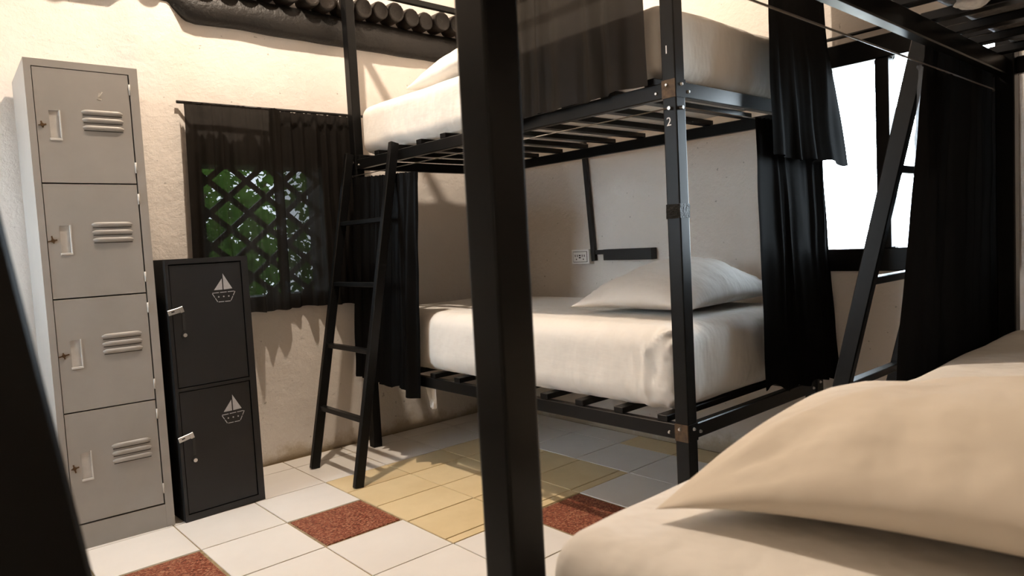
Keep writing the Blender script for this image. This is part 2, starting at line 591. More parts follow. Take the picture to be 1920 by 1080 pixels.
while x < 2.86:
    r = random.uniform(0.046, 0.056)
    bm = bmesh.new()
    zc = 2.306 + r + random.uniform(-0.004, 0.012)
    yf = 3.345 + random.uniform(-0.015, 0.015)
    n = 14
    rings = []
    for (yy, rr) in ((3.50, r), (yf + 0.008, r), (yf, r * 0.90), (yf + 0.004, r * 0.72), (yf + 0.004, 0.001)):
        rings.append([bm.verts.new((x + rr * math.cos(2 * math.pi * a / n), yy, zc + rr * math.sin(2 * math.pi * a / n) + 0.002 * noise.noise((x * 9, a, yy)))) for a in range(n)])
    for A, B in zip(rings[:-1], rings[1:]):
        for a in range(n):
            bm.faces.new((A[a], A[(a + 1) % n], B[(a + 1) % n], B[a]))
    obj('pole', bm, M['poleend'], trim, smooth=True)
    x += r * 2 + random.uniform(-0.004, 0.004)


# ================================================================== bunk beds
ZL, ZU, POST, PT = 0.4406, 1.5324, 2.45, 0.05
BED_W = 0.9465


def make_bunk(name, label, loc, rotz, L, slat0=0.10, numbers=False):
    """long side along local +Y, open long side at local x = 0"""
    W = BED_W
    t = thing(name, label, 'bunk bed', loc, rotz)
    bk = M['black']
    # four posts
    for i, (px, py) in enumerate(((0, 0), (W - PT, 0), (0, L - PT), (W - PT, L - PT))):
        bm = bmesh.new()
        box(bm, px, px + PT, py, py + PT, 0.0, POST)
        bevel_all(bm, 0.004, 2)
        po = obj('post', bm, bk, t)
        if numbers and i == 0:
            for txt, zz, sz in (('1', 1.617, 0.036), ('2', 1.395, 0.038)):
                cu = bpy.data.curves.new('number', 'FONT')
                cu.body = txt
                cu.size = sz
                cu.extrude = 0.0004
                cu.align_x = 'CENTER'
                tmp = bpy.data.objects.new('number', cu)
                me = bpy.data.meshes.new_from_object(tmp)
                bpy.data.objects.remove(tmp)
                me.materials.clear()
                me.materials.append(M['whitepaint'])
                # text reads towards -X : text x -> -Y, text y -> +Z
                me.transform(Matrix(((0, 0, -1, -0.0006), (-1, 0, 0, 0.029), (0, 1, 0, zz), (0, 0, 0, 1))))
                no = link('painted_number', me, po)
                no['label'] = 'white painted number ' + txt
            bm = bmesh.new()
            box(bm, -0.0015, PT + 0.0015, -0.0015, PT + 0.0015, 1.105, 1.150)
            bmesh.ops.subdivide_edges(bm, edges=list(bm.edges), cuts=4, use_grid_fill=True)
            for v in bm.verts:
                v.co += Vector((noise.noise(v.co * 60), noise.noise(v.co * 60 + Vector((9, 0, 0))), 2 * noise.noise(v.co * 40))) * 0.0014
            obj('tape_wrap', bm, M['tape'], po, label='shiny clear tape wrapped round the post')
    rt = 0.03
    for z in (ZL, ZU):
        part_box('side_rail', bk, t, 0.004, 0.004 + rt, PT, L - PT, z - 0.05, z, 0.003)
        part_box('side_rail', bk, t, W - 0.004 - rt, W - 0.004, PT, L - PT, z - 0.05, z, 0.003)
        part_box('end_rail', bk, t, PT, W - PT, 0.004, 0.004 + rt, z - 0.05, z, 0.003)
        part_box('end_rail', bk, t, PT, W - PT, L - 0.004 - rt, L - 0.004, z - 0.05, z, 0.003)
        # slats lie on the side rails
        bm = bmesh.new()
        box(bm, 0.006, W - 0.006, -0.02, 0.02, 0.0, 0.022)
        bevel_all(bm, 0.002)
        sm = mesh_of(bm, 'slat', bk)
        n = int((L - 0.16) / 0.187) + 1
        for k in range(n):
            link('slat', sm, t, (0, slat0 + k * 0.187, z + 0.0005))
        # corner plates with bolts on the posts
        for px, py, sx, sy_ in ((0, 0, -1, -1), (0, L, -1, 1), (W, 0, 1, -1)):
            bm = bmesh.new()
            th = 0.003
            box(bm, px + (sx * th if sx < 0 else 0), px + (0 if sx < 0 else th), py - (0.0 if sy_ < 0 else 0.05), py + (0.05 if sy_ < 0 else 0.0), z - 0.052, z + 0.004)
            pl = obj('corner_plate', bm, M['rustplate'] if (px == 0 and py == 0) else bk, t)
            bm = bmesh.new()
            box(bm, px + (0.0 if sx < 0 else -0.05), px + (0.05 if sx < 0 else 0.0), py + (sy_ * th if sy_ < 0 else 0), py + (0 if sy_ < 0 else th), z - 0.052, z + 0.004)
            obj('corner_plate', bm, bk, t)
            for dy, dz in ((0.030, -0.012), (0.075, -0.030)):
                bm = bmesh.new()
                yy = py - sy_ * dy
                xo = px + (sx * 0.003 if dy < 0.05 else -sx * 0.004)
                rod(bm, (xo, yy, z + dz), (xo + sx * 0.006, yy, z + dz), 0.0062, 10, 0.004)
                obj('bolt', bm, M['bolt'], t, smooth=False)
            for dx, dz in ((0.026, -0.012), (0.072, -0.030)):
                bm = bmesh.new()
                xx = px - sx * dx
                yo = py + (sy_ * 0.003 if dx < 0.05 else -sy_ * 0.004)
                rod(bm, (xx, yo, z + dz), (xx, yo + sy_ * 0.006, z + dz), 0.0062, 10, 0.004)
                obj('bolt', bm, M['bolt'], t)
    # rails that tie the post tops together
    part_box('top_rail', bk, t, 0.01, 0.04, PT, L - PT, POST - 0.04, POST - 0.01, 0.002)
    part_box('top_rail', bk, t, W - 0.04, W - 0.01, PT, L - PT, POST - 0.04, POST - 0.01, 0.002)
    part_box('top_rail', bk, t, PT, W - PT, 0.01, 0.04, POST - 0.04, POST - 0.01, 0.002)
    part_box('top_rail', bk, t, PT, W - PT, L - 0.04, L - 0.01, POST - 0.04, POST - 0.01, 0.002)
    # curtain cables under the upper bunk
    bm = bmesh.new()
    rod(bm, (-0.008, 0.02, ZU - 0.085), (-0.008, L - 0.02, ZU - 0.085), 0.0022, 6)
    obj('curtain_cable', bm, M['wire'], t, smooth=True)
    bm = bmesh.new()
    rod(bm, (0.02, -0.008, ZU - 0.085), (W - 0.02, -0.008, ZU - 0.085), 0.0022, 6)
    obj('curtain_cable', bm, M['wire'], t, smooth=True)
    for q in ((-0.008, 0.02), (-0.008, L - 0.02), (W - 0.02, -0.008), (0.02, -0.008)):
        bm = bmesh.new()
        dx, dy = (1, 0) if q[0] < 0 else (0, 1)
        rod(bm, (q[0] - dx * 0.004, q[1] - dy * 0.004, ZU - 0.085), (q[0] + dx * 0.012, q[1] + dy * 0.012, ZU - 0.085), 0.006, 8)
        obj('cable_hook', bm, M['bolt'], t)
    return t


AX, AY, AL = 1.8556, 1.2852, 2.0392
BX, BY, BL = 0.485, 0.62, 2.115
DX, DY, DL = -0.07, 2.38, 2.04
make_bunk('bunk_bed', 'black steel bunk bed with numbers 1 and 2 on its post by white wall', (AX, AY, 0), 0, AL, 0.105, True)
make_bunk('bunk_bed', 'black steel bunk bed in the foreground with a thick blurred post', (BX, BY, 0), -math.pi / 2, BL, 0.13)
make_bunk('bunk_bed', 'black steel bunk bed at the left edge that carries the nearest leaning ladder', (DX, DY, 0), math.pi, DL)


def make_ladder(label, origin, rotz, yA, yB, x_foot=-0.375, x_top=-0.028, ztop=1.53, lean_y=0.075, w=0.045, d=0.028, rz0=0.29, dz=0.303):
    t = thing('bunk_ladder', label, 'ladder', origin, rotz, None)
    ends = []
    for y in (yA, yB):
        a, b = Vector((x_foot, y, 0.0)), Vector((x_top, y + lean_y, ztop + 0.03))
        ends.append((a, b))
        bm = bmesh.new()
        bar(bm, a, b, d, w, (1, 0, 0))
        bevel_all(bm, 0.003)
        # cut the foot flat on the floor
        zmin = min(v.co.z for v in bm.verts)
        for v in bm.verts:
            if v.co.z < 0.03:
                v.co.z = max(v.co.z, 0.0)
        obj('side_rail', bm, M['black'], t)
    for k in range(4):
        z = rz0 + k * dz
        f = z / (ztop + 0.03)
        pA, pB = ends[0][0].lerp(ends[0][1], f), ends[1][0].lerp(ends[1][1], f)
        bm = bmesh.new()
        bar(bm, pA, pB, 0.030, 0.022, (0, 0, 1))
        bevel_all(bm, 0.002)
        obj('rung', bm, M['black'], t)
    return t


make_ladder('black metal ladder leaning on the bunk next to the lattice window', (AX, AY, 0), 0, 1.495, 1.925)
make_ladder('black metal ladder leaning in front of the bright window', (BX, BY, 0), -math.pi / 2, 1.49, 1.92)
make_ladder('black metal ladder cut off by the lower left corner, nearest to camera', (DX, DY, 0), math.pi, 1.41, 1.86, -0.232, -0.028, 1.53, 0.03, 0.055, 0.05)


# ================================================================== bedding
def rounded_box(lx, ly, lz, r, n=(56, 110, 16), disp=None):
    """mattress shape resting on z = 0, centred in x and y"""
    bm = bmesh.new()
    h = (lx / 2, ly / 2, lz / 2)

    def spaced(n_, half):
        m = []
        for i in range(n_ + 1):
            u = -1 + 2 * i / n_
            m.append(half * (0.45 * u + 0.55 * math.sin(u * math.pi / 2)))
        return m
    ax = [spaced(n[i], h[i]) for i in range(3)]
    for a in range(3):
        b, c = (a + 1) % 3, (a + 2) % 3
        for s in (-1, 1):
            g = {}
            for i, u in enumerate(ax[b]):
                for j, w in enumerate(ax[c]):
                    p = [0, 0, 0]
                    p[a], p[b], p[c] = s * h[a], u, w
                    g[i, j] = bm.verts.new(p)
            for i in range(n[b]):
                for j in range(n[c]):
                    bm.faces.new((g[i, j], g[i + 1, j], g[i + 1, j + 1], g[i, j + 1]))
    bmesh.ops.remove_doubles(bm, verts=list(bm.verts), dist=1e-5)
    for v in bm.verts:
        q = Vector([max(-h[i] + r, min(h[i] - r, v.co[i])) for i in range(3)])
        d = v.co - q
        if d.length > 1e-9:
            v.co = q + d.normalized() * min(d.length, r) if sum(abs(x) > 1e-9 for x in d) > 1 else v.co
        nrm = (v.co - q).normalized() if (v.co - q).length > 1e-9 else Vector((0, 0, 1))
        v.co.z += h[2]
        if disp:
            v.co += nrm * disp(v.co)
    return bm


def wrinkle(seed, amp, h):
    def f(c):
        side = max(0.0, 1 - c.z / h)
        a = noise.noise((c.x * 3 + seed, c.y * 3, c.z * 4)) * amp
        # tension folds running down the sides
        a += amp * 0.8 * side * noise.noise((c.x * 16 + seed, c.y * 16, c.z * 3))
        a += amp * 0.5 * noise.noise((c.x * 9, c.y * 5 + seed, c.z * 8))
        return a if c.z > 0.01 else 0.4 * abs(a)
    return f


def mattress(label, cx, cy_, z, lx, ly, lz, r=0.055, seed=1, amp=0.006, rotz=0.0, mat='sheet', fold=None):
    base = wrinkle(seed, amp, lz)

    def f(c):
        v = base(c)
        if fold:
            v += fold(c)
        return v
    bm = rounded_box(lx, ly, lz, r, disp=f)
    for v in bm.verts:
        v.co.z = max(0.0, v.co.z)
    o = obj('mattress', bm, M[mat], None, (cx, cy_, z), rotz, smooth=True)
    return tag(o, label, 'mattress')


SL = 0.0235


def corner_fold(lx, ly):
    def f(c):
        # gathered fitted-sheet corner at -x,-y on the long side
        if c.x < -lx / 2 + 0.06 and c.y < -ly / 2 + 0.45:
            s_ = c.y + ly / 2
            s0 = 0.130 - 0.10 * max(0.0, (c.z - 0.16) / 0.12) ** 2
            v = 0.011 * math.exp(-((s_ - s0) / 0.009) ** 2)
            if s_ < s0:
                v += 0.0032 * math.sin((s_ * 0.9 + c.z * 0.8) * 130 + 3 * noise.noise((s_ * 20, c.z * 20, 1))) * min(1, (s0 - s_) / 0.02)
                v -= 0.006
            else:
                v += 0.0035 * math.sin((s_ - 0.5 * c.z) * 85 + 4 * noise.noise((s_ * 9, c.z * 9, 4))) * math.exp(-((s_ - s0) / 0.14) ** 2)
            return v
        return 0.0
    return f


mattress('cream sheeted mattress on the lower bunk under the single bright pillow', AX + 0.473, AY + 0.05 + 0.965, ZL + SL, 0.90, 1.93, 0.285, 0.075, 3, 0.007, fold=corner_fold(0.90, 1.93))
mattress('white sheeted mattress on the upper bunk beside the log beam', AX + 0.473, AY + 0.05 + 0.965, ZU + SL, 0.90, 1.91, 0.245, 0.06, 11, 0.008)
mattress('tan sheeted mattress on the foreground lower bunk', BX + 1.06, BY - 0.473, ZL + SL, 2.02, 0.90, 0.252, 0.06, 21, 0.006)
mattress('pale mattress seen from below through the slats at top right', BX + 1.06, BY - 0.473, ZU + SL, 2.02, 0.88, 0.20, 0.05, 31, 0.006, mat='undershade')


bm = bmesh.new()
bmesh.ops.create_uvsphere(bm, u_segments=20, v_segments=12, radius=1)
for v in bm.verts:
    v.co *= 1 + 0.25 * noise.noise(v.co * 2.2)
    v.co = Vector((v.co.x * 0.032, v.co.y * 0.034, v.co.z * 0.018))
obj('tied_knot', bm, M['under'], bpy.data.objects['mattress.003'], (0.315, 0.345, -0.014), smooth=True, label='pale tied knot of the mattress cover')


def pillow(label, loc, rotz, lx, ly, hgt, mat, seed, tilt=(0, 0), pinch=0.10, name='pillow', seam=0.22, lift=0.10, creases=()):
    bm = bmesh.new()
    nu, nv = 44, 34

    def pt(u, v, top):
        x = lx / 2 * u * (1 - pinch * (1 - v * v))
        y = ly / 2 * v * (1 - pinch * (1 - u * u))
        k = max(0, (1 - abs(u) ** 2.3)) ** 0.62 * max(0, (1 - abs(v) ** 2.3)) ** 0.62
        w = noise.noise((x * 5 + seed, y * 5, 0.3 * top)) * 0.018 + noise.noise((x * 14 + seed, y * 9, top)) * 0.007
        edge = max(abs(u), abs(v))
        w *= min(1.0, (1 - edge) * 5)
        # creases running in from the corners
        rad = math.hypot(1 - abs(u), 1 - abs(v))
        w += 0.006 * math.sin(math.atan2(1 - abs(v), 1 - abs(u) + 1e-6) * 14 + seed) * math.exp(-(rad / 0.45) ** 2) * min(1, (1 - edge) * 6)
        for (u1, v1, u2, v2, am) in creases:
            d = Vector((u2 - u1, v2 - v1)); q = Vector((u - u1, v - v1)); tt = max(0, min(1, q.dot(d) / d.length_squared))
            w += am * math.exp(-((q - d * tt).length / 0.045) ** 2) * math.sin(math.pi * min(1, max(0, tt * 0.9 + 0.05)))
        se = seam + lift * (1 - min(u * u, v * v))
        z = hgt * (se + (1 - se) * k) + w if top else 0.0
        if not top:
            z = hgt * se * (1 - k ** 0.6)
        return Vector((x, y, z))
    T, B = {}, {}
    for i in range(nu + 1):
        for j in range(nv + 1):
            u, v = -1 + 2 * i / nu, -1 + 2 * j / nv
            u, v = math.sin(u * math.pi / 2), math.sin(v * math.pi / 2)
            T[i, j] = bm.verts.new(pt(u, v, 1))
            B[i, j] = T[i, j] if i in (0, nu) or j in (0, nv) else bm.verts.new(pt(u, v, 0))
    for i in range(nu):
        for j in range(nv):
            bm.faces.new((T[i, j], T[i + 1, j], T[i + 1, j + 1], T[i, j + 1]))
            bm.faces.new((B[i, j + 1], B[i + 1, j + 1], B[i + 1, j], B[i, j]))
    bm.transform(Matrix.Rotation(tilt[0], 4, 'X') @ Matrix.Rotation(tilt[1], 4, 'Y'))
    zm = min(v.co.z for v in bm.verts)
    bmesh.ops.translate(bm, verts=list(bm.verts), vec=(0, 0, -zm))
    o = obj(name, bm, M[mat], None, loc, rotz, smooth=True)
    return tag(o, label, 'pillow')


pillow('plump cream pillow on the lower bunk below the black wall bar', (2.425, 1.70, ZL + SL + 0.292), math.radians(3), 0.74, 0.55, 0.195, 'pillow', 5, pinch=0.14, seam=0.16, lift=0.16, creases=((0.2, -0.9, 0.05, 0.2, 0.012), (0.4, -0.95, 0.3, 0.1, 0.012), (0.6, -0.9, 0.45, 0.0, 0.010), (0.8, -0.6, 0.3, 0.3, 0.008), (-0.05, -0.9, -0.1, -0.3, 0.008)))
pillow('large tan pillow on the foreground mattress at lower right', (0.965, 0.160, ZL + SL + 0.260), math.radians(96), 0.74, 0.56, 0.140, 'pillowb', 13, seam=0.06, lift=0.34, creases=((0.25, 0.95, 0.30, 0.35, 0.009), (0.5, 0.5, 0.28, 0.30, 0.006), (0.85, 0.7, 0.4, 0.1, 0.008), (-0.3, 0.9, -0.4, 0.2, 0.008)))
pillow('white pillow at the far end of the upper bunk beside the log beam', (2.13, 2.60, ZU + SL + 0.252), math.radians(80), 0.66, 0.42, 0.17, 'sheet', 23)


# ================================================================== curtains
def curtain(label, mat, top0, top1, bot0, bot1, normal, pleats, amp, nx=None, nz=40, seed=0, name='curtain', belly=0.0, flare=0.0, oneside=False, hem=0.0, gather=0.5, cat='curtain', group=None):
    """cloth between a top and a bottom line with irregular pleats"""
    top0, top1, bot0, bot1, nrm = (Vector(q) for q in (top0, top1, bot0, bot1, normal))
    nx = nx or pleats * 10
    base = (top0 + top1) / 2
    base.z = min(bot0.z, bot1.z)
    bm = bmesh.new()
    g = {}
    for i in range(nx + 1):
        s = i / nx
        # uneven pleat widths
        ph = s * pleats + 0.95 * noise.noise((s * pleats * 0.55 + seed, seed * 1.7, 0.2))
        for j in range(nz + 1):
            t = j / nz
            p = top0.lerp(top1, s).lerp(bot0.lerp(bot1, s), t)
            a = amp * (gather + (1 - gather) * min(1, t * 2.0)) * (0.75 + 0.9 * noise.noise((s * 5, seed, t * 0.9)))
            off = a * (math.sin(2 * math.pi * ph + 1.1 * noise.noise((t * 1.6, seed, s * 3))) + 0.35 * math.sin(4.3 * math.pi * ph + 1.3 + t))
            if oneside:
                off = (off + 1.35 * a) * (0.25 + 0.75 * s)
            off += belly * math.sin(math.pi * min(1, t)) + 0.006 * noise.noise((s * 6, t * 5, seed))
            off += flare * t ** 3 * max(0.0, math.sin(2 * math.pi * (s * 3.3 + 0.10))) ** 2 * max(0.0, min(1, (s - 0.2) * 6, (0.80 - s) * 6))
            # header: tight gathers on the cable
            if t < 0.05:
                off += 0.004 * math.sin(s * pleats * 18)
            p = p + nrm * off
            if t > 0.9:
                p.z += hem * noise.noise((s * 5, seed, 7)) * (t - 0.9) * 10
            if j == 0:
                p.z += 0.006 * noise.noise((s * pleats * 7, seed, 3))
            g[i, j] = bm.verts.new(p - base)
    for i in range(nx):
        for j in range(nz):
            bm.faces.new((g[i, j], g[i + 1, j], g[i + 1, j + 1], g[i, j + 1]))
    o = obj(name, bm, M[mat], None, base, smooth=True)
    return tag(o, label, cat, group)


# lattice window curtain, on its rod
curtain('sheer black left curtain panel over the lattice window, showing green leaves', 'sheer', (1.055, 3.380, 1.775), (1.515, 3.380, 1.78), (1.035, 3.375, 0.79), (1.505, 3.375, 0.785), (0, -1, 0), 6, 0.018, nz=44, seed=3, hem=0.02, flare=0.075, gather=0.8)
curtain('denser black right curtain panel over the lattice window beside the bunk', 'sheerdense', (1.475, 3.424, 1.78), (1.97, 3.424, 1.785), (1.465, 3.422, 0.785), (1.95, 3.422, 0.775), (0, -1, 0), 7, 0.013, nz=44, seed=6, hem=0.02, flare=0.05, gather=0.8)
bm = bmesh.new()
rod(bm, (1.03, 3.395, 1.776), (2.0, 3.395, 1.786), 0.007, 8)
cr_ = obj('curtain_rod', bm, M['wood_black'], None, (0, 0, 0), smooth=True)
tag(cr_, 'thin black curtain rod above the lattice window', 'curtain rod')

curtain('black curtain bunched on the lower bunk behind the lattice window ladder', 'curtain', (1.826, 3.25, 1.435), (1.826, 2.665, 1.405), (1.824, 3.37, 0.40), (1.824, 2.755, 0.345), (-1, 0, 0), 8, 0.018, seed=5, hem=0.03)
curtain('thin brownish black curtain hanging beside the upper bunk by the number 1', 'brown', (1.830, 2.25, 2.40), (1.830, 1.40, 2.40), (1.830, 2.30, 1.515), (1.830, 1.375, 1.53), (-1, 0, 0), 7, 0.014, seed=9, hem=0.02)
curtain('upper black curtain at the bunk end beside the bright window', 'curtain', (2.36, 1.262, 2.40), (2.76, 1.262, 2.40), (2.33, 1.225, 1.315), (2.90, 1.195, 1.295), (0, -1, 0), 4, 0.020, seed=13, hem=0.03)
curtain('lower black curtain at the bunk end beside the cream pillow', 'curtain', (2.30, 1.272, 1.45), (2.79, 1.272, 1.45), (2.315, 1.272, 0.475), (2.885, 1.262, 0.44), (0, -1, 0), 6, 0.017, seed=17, hem=0.05, oneside=True)
curtain('wide black curtain hanging at the foreground bunk on the right', 'curtain', (1.985, 0.627, 1.50), (2.665, 0.627, 1.50), (1.72, 0.630, 0.50), (2.665, 0.630, 0.50), (0, 1, 0), 8, 0.010, seed=21, oneside=True)

# grey cloth on the rod by the bright window
bm = bmesh.new()
rod(bm, (2.872, 0.30, 1.797), (2.872, 1.50, 1.797), 0.007, 8)
tag(obj('curtain_rod', bm, M['wood_black'], None, smooth=True), 'thin black rod on the wall above the bright window', 'curtain rod')
curtain('thin grey crumpled cloth between the leaning ladder and the wide black curtain', 'greysheer', (1.985, 0.646, 1.45), (2.16, 0.646, 1.45), (1.98, 0.655, 1.19), (2.15, 0.655, 1.20), (0, 1, 0), 4, 0.003, seed=25, name='hanging_cloth', cat='cloth')

# sheet corner dangling below the lower bunk
bm = bmesh.new()
tri = [(0, 0, 0), (0.0, 0.075, 0.01), (0.004, 0.05, -0.05), (0.008, 0.028, -0.105)]
pts = []
rows_ = 8
g = {}
for i in range(rows_ + 1):
    t = i / rows_
    a = Vector((0, 0, 0)).lerp(Vector((0.01, 0.035, -0.115)), t)
    b = Vector((0, 0.09, 0)).lerp(Vector((0.012, 0.055, -0.105)), t)
    for j in range(9):
        p = a.lerp(b, j / 8)
        p.x += 0.010 * math.sin(j * 1.5 + t * 2) * (0.4 + t)
        g[i, j] = bm.verts.new(p)
for i in range(rows_):
    for j in range(8):
        bm.faces.new((g[i, j], g[i + 1, j], g[i + 1, j + 1], g[i, j + 1]))
sc = obj('sheet_corner', bm, M['under'], None, (1.90, 2.735, 0.3885), smooth=True)
tag(sc, 'loose white sheet corner dangling below the lower bunk', 'sheet')


# ================================================================== lockers
def grey_locker():
    lw, ld, H = 0.3637, 0.43, 1.80
    t = thing('grey_locker', 'tall grey steel locker with four vented doors against the back wall', 'locker', (0.4063, 2.9944, 0), -0.0367)
    g = M['grey']
    fr = 0.022
    # carcass: sides, back, top, bottom and the front frame around the doors
    bm = bmesh.new()
    box(bm, 0, 0.012, 0.0, ld, 0, H)
    box(bm, lw - 0.012, lw, 0.0, ld, 0, H)
    box(bm, 0.012, lw - 0.012, ld - 0.01, ld, 0, H)
    box(bm, 0.012, lw - 0.012, 0.0, ld - 0.01, H - 0.012, H)
    box(bm, 0.012, fr, 0.0, 0.02, 0, H - 0.012)
    box(bm, lw - 0.030, lw - 0.012, 0.0, 0.02, 0, H - 0.012)
    box(bm, fr, lw - 0.030, 0.0, 0.02, H - 0.026, H - 0.012)
    obj('body', bm, g, t)
    part_box('plinth', g, t, fr, lw - 0.030, 0.002, 0.02, 0.0, 0.092)
    zs = [0.096, 0.516, 0.937, 1.358, 1.774]
    for k in range(4):
        z0, z1 = zs[k] + 0.0025, zs[k + 1] - 0.0025
        x0, x1 = fr + 0.0025, lw - 0.0345
        d = bmesh.new()
        # door skin with a cut-out for the recessed handle
        hx0, hx1, hz0, hz1 = 0.064, 0.097, z1 - 0.255, z1 - 0.152
        xs = [x0, hx0, hx1, x1]
        zz = [z0, hz0, hz1, z1]
        for i in range(3):
            for j in range(3):
                if i == 1 and j == 1:
                    continue
                box(d, xs[i], xs[i + 1], 0.0012, 0.018, zz[j], zz[j + 1])
        bmesh.ops.remove_doubles(d, verts=list(d.verts), dist=1e-6)
        door = obj('door', d, g, t)
        # recessed handle cup
        bm = bmesh.new()
        box(bm, hx0, hx1, 0.0055, 0.0085, hz0, hz1)
        o = obj('handle_recess', bm, M['recess'], door)
        bm = bmesh.new()
        box(bm, hx0 - 0.003, hx1 + 0.003, -0.001, 0.003, hz0 - 0.004, hz0 + 0.004)
        box(bm, hx1 - 0.002, hx1 + 0.003, -0.001, 0.003, hz0 + 0.004, hz1 + 0.003)
        bevel_all(bm, 0.001)
        obj('handle_lip', bm, M['recess'], door)
        # louvres: three pressed ribs
        for q in range(3):
            zc = z1 - 0.150 - 0.0285 * q
            bm = bmesh.new()
            n, w_ = 8, 12
            ringp = None
            for a in range(w_ + 1):
                u = a / w_
                e = min(1, min(u, 1 - u) * 9) ** 0.5
                ring = []
                for b in range(n + 1):
                    th = math.pi * b / n
                    ring.append(bm.verts.new((0.166 + 0.137 * u, 0.0014 - 0.0075 * e * math.sin(th), zc + 0.0095 * math.cos(th) * (0.3 + 0.7 * e))))
                if ringp:
                    for b in range(n):
                        bm.faces.new((ringp[b], ringp[b + 1], ring[b + 1], ring[b]))
                ringp = ring
            obj('louvre', bm, g, door, smooth=True)
            part_box('louvre_slot', M['greydark'], door, 0.170, 0.299, 0.0004, 0.0014, zc - 0.0125, zc - 0.0095)
        # key lock
        bm = bmesh.new()
        rod(bm, (0.041, 0.003, z1 - 0.205), (0.041, -0.003, z1 - 0.205), 0.0068, 12, 0.006)
        obj('key_lock', bm, M['brass'], door, smooth=False, label='rusty key lock')
        bm = bmesh.new()
        for a in range(4):
            an = a * math.pi / 2 + 0.2
            l_ = random.uniform(0.009, 0.018)
            bar(bm, (0.041, 0.0008, z1 - 0.205), (0.041 + l_ * math.cos(an), 0.0008, z1 - 0.205 + l_ * math.sin(an)), 0.005, 0.0016, (0, 1, 0))
        # hinges
        for hz in (z0 + 0.06, z1 - 0.055):
            bm2 = bmesh.new()
            rod(bm2, (x1 + 0.003, 0.0, hz - 0.020), (x1 + 0.003, 0.0, hz + 0.020), 0.0036, 8)
            obj('hinge', bm2, M['recess'], door, smooth=True)
        obj('rust_mark', bm, M['brass'], door)
    # scratch in the paint of the top door
    bm = bmesh.new()
    bar(bm, (0.222, 0.0008, 1.674), (0.240, 0.0008, 1.700), 0.004, 0.0012, (0, 1, 0))
    bar(bm, (0.222, 0.0008, 1.672), (0.230, 0.0008, 1.696), 0.002, 0.0012, (0, 1, 0))
    bar(bm, (0.220, 0.0008, 1.675), (0.236, 0.0008, 1.671), 0.005, 0.0012, (0, 1, 0))
    obj('paint_scratch', bm, M['stain'], t, label='chipped pale scratch')
    return t


grey_locker()


def flat_poly(bm, pts, y0=-0.0012, y1=0.0006):
    a = [bm.verts.new((x, y0, z)) for x, z in pts]
    b = [bm.verts.new((x, y1, z)) for x, z in pts]
    bm.faces.new(a)
    bm.faces.new(b[::-1])
    n = len(pts)
    for i in range(n):
        bm.faces.new((a[i], b[i], b[(i + 1) % n], a[(i + 1) % n]))


def dash(bm, p, q, w=0.0028):
    p, q = Vector(p), Vector(q)
    d = (q - p).normalized()
    s = Vector((-d.y, d.x)) * w / 2
    flat_poly(bm, [tuple(p + s), tuple(q + s), tuple(q - s), tuple(p - s)])


